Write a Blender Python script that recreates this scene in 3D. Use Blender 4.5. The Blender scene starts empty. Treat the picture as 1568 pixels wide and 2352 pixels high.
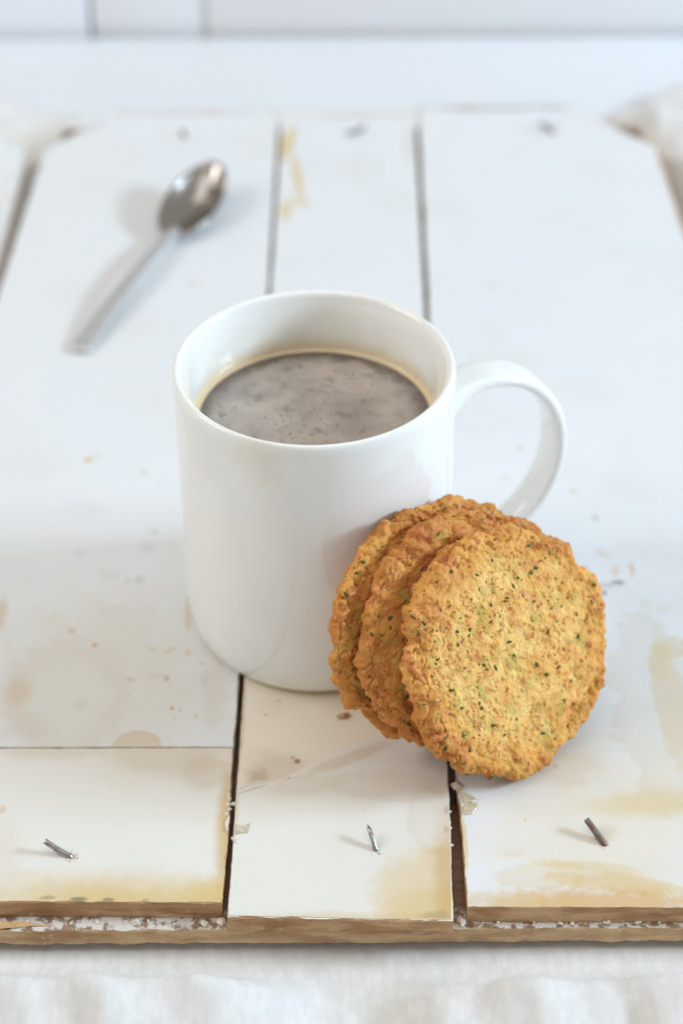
import bpy, bmesh, math, random
import numpy as np
from mathutils import Vector, Matrix

# ------------------------------------------------------------------ camera, world, lamps, exposure
scene = bpy.context.scene
col = scene.collection
MM = 0.001

cam_data = bpy.data.cameras.new('camera')
cam = bpy.data.objects.new('camera', cam_data)
col.objects.link(cam)
cam_right = Vector((0.99996725, 0.00420714, -0.00691374))
cam_up = Vector((0.00282932, 0.61863815, 0.78567095))
cam_fwd = Vector((-0.00758253, 0.78566478, -0.61860598))
cam_m = Matrix((cam_right, cam_up, -cam_fwd)).transposed().to_4x4()
cam_m.translation = (0.01239579, -0.49527675, 0.43042591)
cam.matrix_world = cam_m
cam_data.sensor_fit = 'VERTICAL'
cam_data.sensor_height = 23.6
cam_data.sensor_width = 15.73
cam_data.lens = 23.6 * 4753.38 / 2352.0
cam_data.clip_start = 0.01
cam_data.clip_end = 20.0
cam_data.dof.use_dof = True
cam_data.dof.focus_distance = 0.560
cam_data.dof.aperture_fstop = 5.0
scene.camera = cam

world = bpy.data.worlds.new('World')
scene.world = world
world.use_nodes = True
bg = world.node_tree.nodes['Background']
bg.inputs[0].default_value = (1.0, 0.985, 0.955, 1)
bg.inputs[1].default_value = 0.385

def area_lamp(name, loc, target, sx, sy, power, colour):
    d = bpy.data.lights.new(name, 'AREA')
    d.shape = 'RECTANGLE'; d.size = sx; d.size_y = sy
    d.energy = power; d.color = colour
    o = bpy.data.objects.new(name, d)
    col.objects.link(o)
    o.location = loc
    o.rotation_euler = (Vector(target) - Vector(loc)).to_track_quat('-Z', 'Y').to_euler()
    return o
# the window on the right, and the paler light of a second window behind on the left
area_lamp('window_light', (1.58, 0.02, 0.68), (0.0, 0.0, 0.02), 0.50, 0.22, 28.0, (0.63, 0.815, 1.0))
area_lamp('far_window_light', (-1.20, 0.02, 1.0), (0.0, 0.08, 0.0), 0.8, 0.7, 8.5, (1.0, 0.98, 0.95))
area_lamp('overhead_fill', (0.05, 0.05, 2.1), (0.0, 0.05, 0.0), 1.7, 1.7, 9.5, (1.0, 0.985, 0.96))  # unseen lamp added overhead to brighten level surfaces, in place of ceiling bounce

scene.view_settings.view_transform = 'Standard'
scene.view_settings.look = 'None'
scene.view_settings.exposure = 0.08
scene.view_settings.gamma = 1.0
scene.render.engine = 'CYCLES'
scene.cycles.use_denoising = True
scene.cycles.max_bounces = 10

rng = np.random.default_rng(7)
random.seed(7)

# ------------------------------------------------------------------ helpers
def tag(o, label=None, category=None, group=None, kind=None):
    if label: o['label'] = label
    if category: o['category'] = category
    if group: o['group'] = group
    if kind: o['kind'] = kind
    return o

def empty(name, loc_mm, label=None, category=None, group=None, kind=None):
    o = bpy.data.objects.new(name, None)
    o.empty_display_size = 0.01
    col.objects.link(o)
    o.location = [c * MM for c in loc_mm]
    return tag(o, label, category, group, kind)

def mesh_object(name, verts_mm, faces, mats, parent=None, smooth=True, face_mat=None):
    """One mesh object; vertices are given in millimetres in the place's own axes."""
    me = bpy.data.meshes.new(name)
    v = np.asarray(verts_mm, dtype=np.float64) * MM
    me.from_pydata(v.tolist(), [], faces)
    if not isinstance(mats, (list, tuple)): mats = [mats]
    for m in mats: me.materials.append(m)
    if face_mat is not None: me.polygons.foreach_set('material_index', np.asarray(face_mat, dtype=np.int32))
    me.polygons.foreach_set('use_smooth', np.full(len(me.polygons), bool(smooth)))
    me.update()
    o = bpy.data.objects.new(name, me)
    col.objects.link(o)
    if parent is not None: adopt(o, parent)
    return o

def world_loc(o):
    l = Vector(o.location)
    while o.parent: o = o.parent; l += Vector(o.location)
    return l

def adopt(o, parent):
    o.parent = parent
    o.location = -world_loc(parent)      # unrotated parents: the mesh keeps its own axes

def grid_faces(nu, nv, closed_u=False):
    """Faces of a nu x nv vertex grid (index = j*nu + i)."""
    iu = np.arange(nu if closed_u else nu - 1)
    jv = np.arange(nv - 1)
    I, J = np.meshgrid(iu, jv)
    I = I.ravel(); J = J.ravel(); K = (I + 1) % nu
    return np.stack([J * nu + I, J * nu + K, (J + 1) * nu + K, (J + 1) * nu + I], -1).tolist()

# lattice noise in numpy
def _hash(ix, iy, iz, s):
    n = (ix.astype(np.int64) * 374761393 + iy.astype(np.int64) * 668265263 + iz.astype(np.int64) * 2147483647 + s * 1274126177) & 0xffffffff
    n = ((n ^ (n >> 13)) * 1274126177) & 0xffffffff
    n = ((n ^ (n >> 15)) * 2246822519) & 0xffffffff
    return ((n ^ (n >> 16)) & 0xffffff) / float(0xffffff)

def vnoise(p, scale, seed=0):
    p = np.asarray(p) / scale
    i = np.floor(p).astype(np.int64); f = p - i
    f = f * f * f * (f * (f * 6 - 15) + 10)
    out = 0.0
    for dx in (0, 1):
        wx = f[:, 0] if dx else 1 - f[:, 0]
        for dy in (0, 1):
            wy = f[:, 1] if dy else 1 - f[:, 1]
            for dz in (0, 1):
                wz = f[:, 2] if dz else 1 - f[:, 2]
                out = out + wx * wy * wz * _hash(i[:, 0] + dx, i[:, 1] + dy, i[:, 2] + dz, seed)
    return out * 2 - 1

def fbm(p, scale, seed=0, octaves=4, gain=0.5):
    a, t, s = 1.0, 0.0, 0.0
    for k in range(octaves):
        t = t + a * vnoise(p, scale, seed + k * 17); s += a
        a *= gain; scale *= 0.5
    return t / s * 1.6

def cells(p, scale, seed=0):
    """Distance to the nearest and second nearest scattered point, and the nearest cell's own random value."""
    p = np.asarray(p) / scale
    i = np.floor(p).astype(np.int64)
    f1 = np.full(len(p), 9.0); f2 = np.full(len(p), 9.0); idv = np.zeros(len(p))
    for dx in (-1, 0, 1):
        for dy in (-1, 0, 1):
            for dz in (-1, 0, 1):
                cx, cy, cz = i[:, 0] + dx, i[:, 1] + dy, i[:, 2] + dz
                q = np.stack([cx + _hash(cx, cy, cz, seed), cy + _hash(cx, cy, cz, seed + 1), cz + _hash(cx, cy, cz, seed + 2)], -1)
                d = np.sqrt(((p - q) ** 2).sum(-1))
                near = d < f1
                f2 = np.where(near, f1, np.minimum(f2, d))
                idv = np.where(near, _hash(cx, cy, cz, seed + 3), idv)
                f1 = np.where(near, d, f1)
    return f1, f2, idv

def smoothstep(a, b, x):
    t = np.clip((x - a) / (b - a), 0, 1)
    return t * t * (3 - 2 * t)

# ------------------------------------------------------------------ materials
class Nodes:
    def __init__(self, name):
        self.m = bpy.data.materials.new(name); self.m.use_nodes = True
        self.t = self.m.node_tree; self.b = self.t.nodes['Principled BSDF']
        self.out = self.t.nodes['Material Output']
        self.co = self.n('ShaderNodeTexCoord').outputs['Object']
    def n(self, kind, **kw):
        x = self.t.nodes.new(kind)
        for k, v in kw.items(): setattr(x, k, v)
        return x
    def link(self, a, b): self.t.links.new(a, b)
    def put(self, sock, v):
        if hasattr(v, 'is_linked') or hasattr(v, 'links'): self.link(v, sock)
        elif isinstance(v, (tuple, list)) and len(v) == 3 and sock.type == 'RGBA': sock.default_value = (*v, 1)
        else: sock.default_value = v
    def math(self, op, a, b=0.0, clamp=False):
        x = self.n('ShaderNodeMath', operation=op, use_clamp=clamp)
        self.put(x.inputs[0], a); self.put(x.inputs[1], b); return x.outputs[0]
    def noise(self, scale, detail=4, rough=0.55, vec=None, distortion=0.0, kind='Fac'):
        x = self.n('ShaderNodeTexNoise'); self.link(vec or self.co, x.inputs['Vector'])
        x.inputs['Scale'].default_value = scale; x.inputs['Detail'].default_value = detail
        x.inputs['Roughness'].default_value = rough; x.inputs['Distortion'].default_value = distortion
        return x.outputs[kind]
    def voronoi(self, scale, vec=None, out='Distance', feature='F1'):
        x = self.n('ShaderNodeTexVoronoi', feature=feature); self.link(vec or self.co, x.inputs['Vector'])
        x.inputs['Scale'].default_value = scale
        return x.outputs[out]
    def mapping(self, loc=(0, 0, 0), rot=(0, 0, 0), scale=(1, 1, 1), kind='POINT', vec=None):
        x = self.n('ShaderNodeMapping', vector_type=kind); self.link(vec or self.co, x.inputs['Vector'])
        x.inputs['Location'].default_value = loc; x.inputs['Rotation'].default_value = rot; x.inputs['Scale'].default_value = scale
        return x.outputs[0]
    def range(self, v, a, b, c=0.0, d=1.0, smooth=True):
        x = self.n('ShaderNodeMapRange', interpolation_type='SMOOTHSTEP' if smooth else 'LINEAR')
        self.put(x.inputs[0], v)
        for k, val in zip((1, 2, 3, 4), (a, b, c, d)): x.inputs[k].default_value = val
        return x.outputs[0]
    def mix(self, fac, a, b, blend='MIX'):
        x = self.n('ShaderNodeMix', data_type='RGBA', blend_type=blend)
        self.put(x.inputs[0], fac); self.put(x.inputs[6], a); self.put(x.inputs[7], b)
        return x.outputs[2]
    def bump(self, h, strength, dist_mm):
        x = self.n('ShaderNodeBump'); x.inputs['Strength'].default_value = strength
        x.inputs['Distance'].default_value = dist_mm * MM; self.link(h, x.inputs['Height'])
        if self.b.inputs['Normal'].is_linked: self.link(self.b.inputs['Normal'].links[0].from_socket, x.inputs['Normal'])
        self.link(x.outputs[0], self.b.inputs['Normal'])
    def set(self, **kw):
        for k, v in kw.items(): self.put(self.b.inputs[k.replace('_', ' ')], v)
        return self

STAINS = {
  'left_rear': [
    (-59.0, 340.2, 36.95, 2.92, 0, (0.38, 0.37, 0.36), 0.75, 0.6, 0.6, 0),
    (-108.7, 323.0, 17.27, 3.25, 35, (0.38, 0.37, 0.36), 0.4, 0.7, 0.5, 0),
    (-66.2, -30.8, 43.92, 45.04, 0, (0.66, 0.62, 0.52), 0.6, 0.75, 0.4, 0),
    (-52.8, -61.2, 7.68, 8.33, 0, (0.58, 0.43, 0.24), 0.55, 0.1, 0.12, 0.3),
    (-75.9, -39.4, 16.46, 21.11, 0, (0.58, 0.43, 0.24), 0.12, 0.4, 0.5, 2),
    (-85.0, -50.7, 9.74, 5.6, -45, (0.58, 0.43, 0.24), 0.22, 0.8, 0.4, 0),
    (-90.1, -36.5, 5.02, 7.36, 0, (0.58, 0.43, 0.24), 0.4, 0.7, 0.3, 0),
    (-100.8, -0.7, 2.76, 9.53, 0, (0.58, 0.43, 0.24), 0.5, 0.7, 0.3, 0),
    (-69.3, -15.3, 0.95, 1.22, 0, (0.64, 0.36, 0.09), 0.85, 0.5, 0.3, 0),
    (-77.1, -8.5, 1.37, 1.04, 0, (0.64, 0.36, 0.09), 0.55, 0.6, 0.4, 0),
    (-45.8, -30.5, 1.06, 1.76, 0, (0.64, 0.38, 0.2), 0.8, 0.5, 0.4, 0),
    (-49.0, -29.3, 2.67, 0.78, -15, (0.64, 0.38, 0.2), 0.35, 0.6, 0.5, 0),
    (-56.8, -31.0, 1.73, 0.98, 0, (0.64, 0.36, 0.09), 0.5, 0.6, 0.6, 0),
    (-43.3, -43.7, 0.79, 0.95, 0, (0.64, 0.36, 0.09), 0.9, 0.5, 0.3, 0),
    (-40.9, -44.3, 0.52, 0.76, 0, (0.38, 0.37, 0.36), 0.5, 0.5, 0.3, 0),
    (-42.0, -48.6, 0.52, 0.56, 0, (0.66, 0.46, 0.13), 0.8, 0.5, 0.3, 0),
    (-35.7, -47.1, 0.65, 0.75, 0, (0.66, 0.46, 0.13), 0.7, 0.5, 0.3, 0),
    (-56.8, -37.8, 0.66, 0.77, 0, (0.66, 0.46, 0.13), 0.6, 0.5, 0.3, 0),
    (-51.3, -17.0, 1.62, 1.01, 0, (0.64, 0.36, 0.09), 0.35, 0.6, 0.5, 0),
    (-45.8, -17.8, 2.43, 0.81, 35, (0.64, 0.36, 0.09), 0.45, 0.6, 0.6, 0),
    (-39.9, -19.2, 1.21, 1.61, 0, (0.64, 0.36, 0.09), 0.35, 0.6, 0.6, 0),
    (-81.0, 81.2, 1.67, 2.03, 25, (0.66, 0.46, 0.13), 0.75, 0.6, 0.3, 0),
    (-78.3, 83.4, 1.06, 1.53, 0, (0.66, 0.46, 0.13), 0.45, 0.6, 0.3, 0),
    (-61.0, 73.8, 1.05, 1.5, 0, (0.58, 0.43, 0.24), 0.6, 0.6, 0.3, 0),
    (-54.4, 68.1, 1.05, 1.23, 0, (0.38, 0.37, 0.36), 0.25, 0.6, 0.3, 0),
    (-40.8, 2.6, 1.66, 11.01, 0, (0.58, 0.43, 0.24), 0.5, 0.3, 0.2, 0.3),
    (-54.9, 40.9, 2.32, 1.39, -35, (0.38, 0.37, 0.36), 0.28, 0.6, 0.5, 0),
    (-51.3, 196.6, 2.39, 2.25, 0, (0.58, 0.43, 0.24), 0.35, 0.7, 0.5, 0),
    (-47.7, 192.7, 1.7, 1.59, 0, (0.58, 0.43, 0.24), 0.3, 0.7, 0.5, 0),
    (-57.8, 16.6, 1.83, 2.63, 0, (0.38, 0.37, 0.36), 0.35, 0.7, 0.6, 0),
    (-61.5, 15.6, 1.41, 1.97, 0, (0.38, 0.37, 0.36), 0.25, 0.7, 0.6, 0),
    (-65.8, 1.7, 5.54, 4.24, 0, (0.66, 0.62, 0.52), 0.35, 0.8, 0.6, 0),
    (-67.4, 18.9, 4.24, 3.09, 0, (0.38, 0.37, 0.36), 0.14, 0.8, 0.6, 0),
    (-79.2, 30.1, 1.72, 1.81, 0, (0.38, 0.37, 0.36), 0.2, 0.7, 0.6, 0),
    (-56.5, 33.4, 2.87, 3.19, 0, (0.38, 0.37, 0.36), 0.16, 0.8, 0.6, 0),
    (-34.3, -29.9, 1.86, 5.87, 0, (0.38, 0.37, 0.36), 0.16, 0.8, 0.7, 0),
    (-30.3, -34.8, 3.97, 17.38, 0, (0.58, 0.43, 0.24), 0.2, 0.8, 0.4, 0),
    (-80.1, 53.2, 10.29, 4.78, 0, (0.38, 0.37, 0.36), 0.1, 0.9, 0.6, 0),
    (-100.6, 187.4, 10.16, 9.51, 0, (0.66, 0.62, 0.52), 0.1, 0.8, 0.6, 0),
    (-35.2, -24.0, 1.21, 0.79, -20, (0.38, 0.37, 0.36), 0.5, 0.6, 0.5, 0),
    (-71.0, -42.3, 2.36, 2.67, 0, (0.38, 0.37, 0.36), 0.16, 0.8, 0.6, 0),
  ],
  'left_front': [
    (-44.0, -61.8, 19.18, 11.2, 0, (0.58, 0.43, 0.24), 0.34, 0.45, 0.2, 0),
    (-32.0, -70.7, 7.83, 7.93, 0, (0.58, 0.43, 0.24), 0.3, 0.5, 0.3, 0),
    (-78.6, -61.1, 19.22, 4.72, 0, (0.58, 0.43, 0.24), 0.26, 0.6, 0.4, 0),
    (-23.7, -92.1, 4.17, 31.62, 0, (0.6, 0.38, 0.12), 0.75, 0.7, 0.25, 0),
    (-27.1, -116.2, 8.32, 7.17, 0, (0.66, 0.46, 0.13), 0.55, 0.7, 0.4, 0),
    (-55.2, -120.8, 44.9, 12.35, 0, (0.66, 0.46, 0.13), 0.75, 0.85, 0.3, 0),
    (-63.7, -118.6, 2.84, 1.24, 0, (0.08, 0.07, 0.06), 0.6, 0.5, 0.5, 0),
    (-71.8, -118.0, 3.09, 0.94, 0, (0.08, 0.07, 0.06), 0.35, 0.5, 0.6, 0),
    (-55.4, -118.8, 1.54, 0.78, 0, (0.08, 0.07, 0.06), 0.5, 0.5, 0.5, 0),
    (-45.3, -119.0, 1.07, 0.62, 0, (0.08, 0.07, 0.06), 0.35, 0.5, 0.5, 0),
    (-88.9, -85.2, 1.61, 1.88, 0, (0.58, 0.43, 0.24), 0.5, 0.7, 0.4, 0),
    (-67.1, -103.1, 1.94, 1.95, 0, (0.64, 0.38, 0.2), 0.5, 0.7, 0.4, 0),
    (-87.3, -101.8, 7.28, 14.71, 0, (0.58, 0.43, 0.24), 0.18, 0.9, 0.4, 0),
  ],
  'mid_front': [
    (20.9, -76.2, 18.79, 6.24, -3, (0.58, 0.43, 0.24), 0.22, 0.25, 0.2, 0.3),
    (33.1, -88.9, 7.14, 13.07, 0, (0.58, 0.43, 0.24), 0.22, 0.18, 0.15, 0.6),
    (34.6, -118.6, 19.5, 20.09, 0, (0.66, 0.46, 0.13), 0.46, 0.35, 0.25, 0.12),
    (32.1, -121.7, 12.95, 9.19, 0, (0.66, 0.46, 0.13), 0.4, 0.8, 0.4, 0),
    (37.2, -111.6, 5.01, 26.79, 0, (0.58, 0.36, 0.13), 0.6, 0.85, 0.3, 0),
    (-2.9, -76.0, 12.54, 4.51, 10, (0.58, 0.43, 0.24), 0.18, 0.6, 0.4, 0),
    (8.4, -65.5, 19.06, 2.5, 28, (0.58, 0.43, 0.24), 0.4, 0.6, 0.4, 0),
    (-22.5, -85.4, 1.24, 10.16, 0, (0.66, 0.46, 0.13), 0.4, 0.7, 0.4, 0),
    (14.4, -85.5, 0.62, 0.51, 0, (0.66, 0.46, 0.13), 0.5, 0.5, 0.4, 0),
    (37.5, -85.5, 0.99, 2.37, 0, (0.3, 0.18, 0.08), 0.3, 0.6, 0.5, 0),
    (37.1, -93.1, 0.86, 1.66, 0, (0.3, 0.18, 0.08), 0.3, 0.6, 0.5, 0),
    (7.4, -125.5, 32.8, 2.73, 0, (0.66, 0.46, 0.13), 0.4, 0.8, 0.4, 0),
    (33.2, -124.8, 4.69, 2.43, 0, (0.3, 0.18, 0.08), 0.4, 0.7, 0.4, 0),
  ],
  'mid_paper': [
    (-10.6, -69.0, 12.66, 8.84, 0, (0.3, 0.18, 0.08), 0.26, 0.8, 0.4, 0),
    (-16.6, -72.0, 3.78, 4.21, 0, (0.3, 0.18, 0.08), 0.4, 0.8, 0.5, 0),
    (-5.2, -65.8, 1.14, 1.25, 0, (0.3, 0.18, 0.08), 0.9, 0.5, 0.4, 0),
    (-6.7, -64.2, 0.64, 0.72, 0, (0.3, 0.18, 0.08), 0.6, 0.5, 0.4, 0),
    (-10.1, -38.7, 10.53, 7.64, 0, (0.66, 0.62, 0.52), 0.3, 0.8, 0.4, 0),
    (-15.1, -46.2, 0.65, 0.56, 0, (0.64, 0.36, 0.09), 0.6, 0.5, 0.4, 0),
    (-11.4, -40.2, 1.18, 1.14, 0, (0.38, 0.37, 0.36), 0.3, 0.6, 0.5, 0),
    (-22.2, -48.1, 1.04, 22.4, 0, (0.3, 0.18, 0.08), 0.35, 0.8, 0.4, 0),
  ],
  'mid_rear': [
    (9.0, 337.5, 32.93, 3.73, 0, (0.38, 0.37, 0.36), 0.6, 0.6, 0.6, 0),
    (-17.4, 310.2, 3.03, 18.19, -8, (0.66, 0.46, 0.13), 0.7, 0.6, 0.4, 0),
    (-12.7, 281.3, 2.77, 21.78, 6, (0.66, 0.46, 0.13), 0.6, 0.6, 0.4, 0),
    (-10.4, 258.9, 6.15, 3.61, -10, (0.66, 0.46, 0.13), 0.5, 0.7, 0.4, 0),
    (-16.7, 253.2, 2.88, 9.99, 0, (0.66, 0.46, 0.13), 0.6, 0.7, 0.4, 0),
    (34.6, 309.8, 2.65, 23.69, 0, (0.58, 0.43, 0.24), 0.25, 0.8, 0.4, 0),
    (14.7, 286.7, 11.12, 15.16, 0, (0.66, 0.62, 0.52), 0.2, 0.8, 0.4, 0),
  ],
  'right': [
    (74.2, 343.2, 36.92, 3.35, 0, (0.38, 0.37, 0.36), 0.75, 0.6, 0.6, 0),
    (102.4, -42.8, 14.35, 43.7, 0, (0.66, 0.62, 0.52), 0.5, 0.12, 0.6, 0.4),
    (107.1, 16.0, 19.62, 26.31, 0, (0.66, 0.62, 0.52), 0.14, 0.6, 0.5, 0),
    (105.7, -39.0, 4.72, 28.78, 0, (0.66, 0.46, 0.13), 0.5, 0.35, 0.45, 0.6),
    (110.0, -17.5, 6.73, 5.26, 20, (0.66, 0.46, 0.13), 0.42, 0.4, 0.3, 0.5),
    (104.3, -26.4, 3.2, 5.54, 0, (0.66, 0.46, 0.13), 0.34, 0.4, 0.3, 0.6),
    (99.0, -83.1, 14.86, 6.85, 0, (0.66, 0.46, 0.13), 0.5, 0.8, 0.4, 0),
    (86.5, -83.9, 13.61, 5.12, 0, (0.66, 0.46, 0.13), 0.4, 0.8, 0.4, 0),
    (75.2, -106.9, 14.4, 2.08, -6, (0.66, 0.46, 0.13), 0.7, 0.6, 0.5, 0.5),
    (83.2, -92.3, 40.38, 40.0, 0, (0.72, 0.63, 0.44), 0.45, 0.8, 0.4, 0),
    (63.5, -110.1, 14.34, 4.75, 4, (0.66, 0.46, 0.13), 0.35, 0.3, 0.5, 0.8),
    (84.7, -113.3, 20.21, 3.78, -8, (0.66, 0.46, 0.13), 0.75, 0.5, 0.5, 0.4),
    (75.8, -119.8, 33.0, 5.25, 0, (0.64, 0.36, 0.09), 0.7, 0.7, 0.5, 0),
    (54.6, -119.4, 17.7, 4.01, 0, (0.66, 0.46, 0.13), 0.35, 0.8, 0.4, 0),
    (72.9, -68.3, 11.37, 10.64, 0, (0.58, 0.43, 0.24), 0.32, 0.85, 0.4, 0),
    (41.8, -98.8, 1.21, 14.69, 0, (0.66, 0.46, 0.13), 0.6, 0.6, 0.4, 0),
    (55.7, -102.1, 3.63, 1.94, 0, (0.66, 0.46, 0.13), 0.2, 0.8, 0.4, 0),
    (96.4, 14.3, 2.8, 1.31, -10, (0.08, 0.07, 0.06), 0.6, 0.6, 0.5, 0),
    (92.4, 13.2, 3.91, 1.74, 0, (0.38, 0.37, 0.36), 0.45, 0.7, 0.5, 0),
    (95.8, 20.0, 1.69, 2.87, 0, (0.64, 0.36, 0.09), 0.35, 0.7, 0.4, 0),
    (101.3, 20.8, 0.99, 3.99, 0, (0.58, 0.43, 0.24), 0.6, 0.6, 0.4, 0),
    (91.2, 9.3, 1.25, 1.29, 0, (0.3, 0.18, 0.08), 0.7, 0.5, 0.4, 0),
    (91.9, 47.7, 1.31, 1.41, 0, (0.3, 0.18, 0.08), 0.35, 0.6, 0.4, 0),
    (92.4, 28.9, 3.13, 1.58, -30, (0.58, 0.43, 0.24), 0.4, 0.7, 0.5, 0),
    (86.4, 20.5, 1.97, 3.09, 0, (0.38, 0.37, 0.36), 0.3, 0.8, 0.5, 0),
    (64.8, 194.2, 1.53, 2.24, 0, (0.58, 0.43, 0.24), 0.4, 0.7, 0.4, 0),
    (69.1, 87.5, 1.06, 1.8, 0, (0.58, 0.43, 0.24), 0.6, 0.6, 0.4, 0),
    (62.9, 70.0, 1.34, 1.73, 0, (0.58, 0.43, 0.24), 0.35, 0.7, 0.4, 0),
    (85.7, 62.5, 1.18, 1.7, 0, (0.58, 0.43, 0.24), 0.4, 0.7, 0.4, 0),
    (97.7, 121.4, 9.46, 11.06, 0, (0.66, 0.62, 0.52), 0.12, 0.8, 0.5, 0),
    (69.7, -68.3, 1.14, 1.24, 0, (0.3, 0.18, 0.08), 0.25, 0.6, 0.4, 0),
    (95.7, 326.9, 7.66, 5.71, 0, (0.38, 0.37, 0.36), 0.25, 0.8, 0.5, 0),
    (59.5, -89.3, 0.61, 0.5, 0, (0.66, 0.46, 0.13), 0.6, 0.5, 0.3, 0),
    (82.3, -48.4, 9.07, 16.82, 0, (0.66, 0.62, 0.52), 0.22, 0.3, 0.6, 0.2),
    (82.4, -94.0, 3.17, 3.32, 0, (0.58, 0.43, 0.24), 0.25, 0.8, 0.4, 0),
  ],
}

def painted(name, base, stains, rough=0.34, grime=0.10, mottling=(0.62, 0.56, 0.44)):
    """Old white household paint: faint mottling, grime specks, and spill stains that each have an outline of their own."""
    k = Nodes(name)
    wob_c = k.noise(95, 3, 0.6, kind='Color')
    wob_f = k.noise(380, 5, 0.7)
    c = k.mix(k.math('MULTIPLY', k.range(k.noise(22, 5, 0.62), 0.48, 0.78), 0.22), base, mottling)
    c = k.mix(k.math('MULTIPLY', k.range(k.noise(330, 4, 0.7), 0.62, 0.80), grime * k_one(k)), c, (0.42, 0.39, 0.34))
    c = k.mix(k.math('MULTIPLY', k.range(k.noise(900, 2, 0.6), 0.70, 0.80), grime * 1.6), c, (0.40, 0.34, 0.25))
    sep = k.n('ShaderNodeSeparateColor'); k.link(wob_c, sep.inputs[0])
    wob = k.math('ADD', k.math('SUBTRACT', sep.outputs[0], 0.5), k.math('MULTIPLY', k.math('SUBTRACT', wob_f, 0.5), 0.45))
    for (x, y, rx, ry, rot, colour, st, soft, wo, ring) in stains:
        v = k.mapping((x * MM, y * MM, 0), (0, 0, math.radians(rot)), (rx * MM, ry * MM, 1.0), 'TEXTURE')
        flat = k.n('ShaderNodeVectorMath', operation='MULTIPLY'); k.link(v, flat.inputs[0]); flat.inputs[1].default_value = (1, 1, 0)
        ln = k.n('ShaderNodeVectorMath', operation='LENGTH'); k.link(flat.outputs[0], ln.inputs[0])
        d = k.math('MULTIPLY_ADD', wob, wo * 2.0); d.node.inputs[2].default_value = 0
        k.link(ln.outputs['Value'], d.node.inputs[2])
        if ring >= 2:
            m = k.math('MULTIPLY', k.range(d, 1 - soft, 1.0), k.range(d, 1.0, 1 + soft, 1, 0))
        else:
            m = k.range(d, 1 - soft * 0.9, 1 + soft * 0.35, 1, 0)
            if ring > 0:
                edge = k.math('MULTIPLY', k.range(d, 0.74, 0.97), ring)
                m = k.math('MULTIPLY', m, k.math('ADD', edge, 1 - ring * 0.6))
        c = k.mix(k.math('MULTIPLY', m, st, True), c, colour)
    k.set(Base_Color=c, Roughness=k.range(k.noise(60, 4), 0.3, 0.7, rough - 0.06, rough + 0.12), Specular_IOR_Level=0.4)
    k.bump(k.noise(140, 5, 0.6), 0.25, 0.25)
    k.bump(k.noise(1500, 2, 0.5), 0.12, 0.05)
    return k.m
def k_one(k): return 1.0

WHITE = (0.755, 0.772, 0.780)
M = {}
for key in ('left_rear', 'left_front', 'mid_front', 'mid_rear', 'right'):
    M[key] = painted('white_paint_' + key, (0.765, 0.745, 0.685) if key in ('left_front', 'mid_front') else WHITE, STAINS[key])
M['mid_paper'] = painted('bare_primer', (0.81, 0.745, 0.62), STAINS['mid_paper'], rough=0.6, grime=0.35, mottling=(0.52, 0.42, 0.30))
M['plain_paint'] = painted('table_white_paint', (0.715, 0.735, 0.76), [], grime=0.03, mottling=(0.70, 0.70, 0.72))
M['wall_paint'] = painted('wall_white_paint', (0.88, 0.885, 0.895), [], grime=0.02, mottling=(0.80, 0.80, 0.81))

def raw_wood(name, light, dark, along=(1, 5, 5)):
    k = Nodes(name)
    v = k.mapping(scale=along)
    g = k.noise(60, 6, 0.65, vec=v, distortion=0.6)
    c = k.mix(k.range(g, 0.3, 0.7), dark, light)
    c = k.mix(k.math('MULTIPLY', k.range(k.noise(45, 4), 0.45, 0.7), 0.5), c, (0.30, 0.13, 0.05))
    c = k.mix(k.math('MULTIPLY', k.range(k.noise(380, 4, 0.7), 0.60, 0.72), 0.5), c, (0.72, 0.66, 0.55))
    k.set(Base_Color=c, Roughness=0.8, Specular_IOR_Level=0.2)
    k.bump(g, 0.6, 0.5)
    return k.m
M['wood_end'] = raw_wood('raw_wood_end', (0.64, 0.42, 0.235), (0.36, 0.20, 0.10))
M['wood_edge'] = raw_wood('raw_wood_edge', (0.72, 0.61, 0.45), (0.48, 0.37, 0.25), (12, 1, 12))
M['batten_wood'] = raw_wood('batten_wood', (0.66, 0.46, 0.27), (0.42, 0.27, 0.145))

k = Nodes('batten_flaking_paint')
sxy = k.n('ShaderNodeSeparateXYZ'); k.link(k.co, sxy.inputs[0])
ledge = k.range(sxy.outputs[1], -0.1185, -0.1155, 1, 0)
c = k.mix(k.range(k.noise(70, 5, vec=k.mapping(scale=(1, 9, 9))), 0.3, 0.7), (0.20, 0.125, 0.075), (0.29, 0.19, 0.115))
c = k.mix(k.math('MULTIPLY', ledge, k.range(k.noise(260, 4, 0.65), 0.41, 0.54)), c, (0.66, 0.62, 0.57))
k.set(Base_Color=c, Roughness=0.7); k.bump(k.noise(300, 4), 0.5, 0.4)
M['flaking'] = k.m

k = Nodes('splinter_wood')
k.set(Base_Color=k.mix(k.noise(90, 4, vec=k.mapping(scale=(1, 14, 14))), (0.45, 0.24, 0.09), (0.74, 0.50, 0.27)), Roughness=0.7)
M['splinter'] = k.m

k = Nodes('thick_paint_chip')
k.set(Base_Color=k.mix(k.noise(500, 3), (0.74, 0.66, 0.50), (0.80, 0.77, 0.72)), Roughness=0.3, Subsurface_Weight=0.15)
k.b.inputs['Subsurface Radius'].default_value = (0.002, 0.0015, 0.001)
M['chip'] = k.m
k = Nodes('yellowed_glue')
k.set(Base_Color=k.mix(k.range(k.noise(600, 3), 0.35, 0.65), (0.66, 0.56, 0.36), (0.80, 0.74, 0.60)), Roughness=0.25, Transmission_Weight=0.25)
k.bump(k.noise(700, 3), 0.4, 0.2)
M['glue'] = k.m

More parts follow.
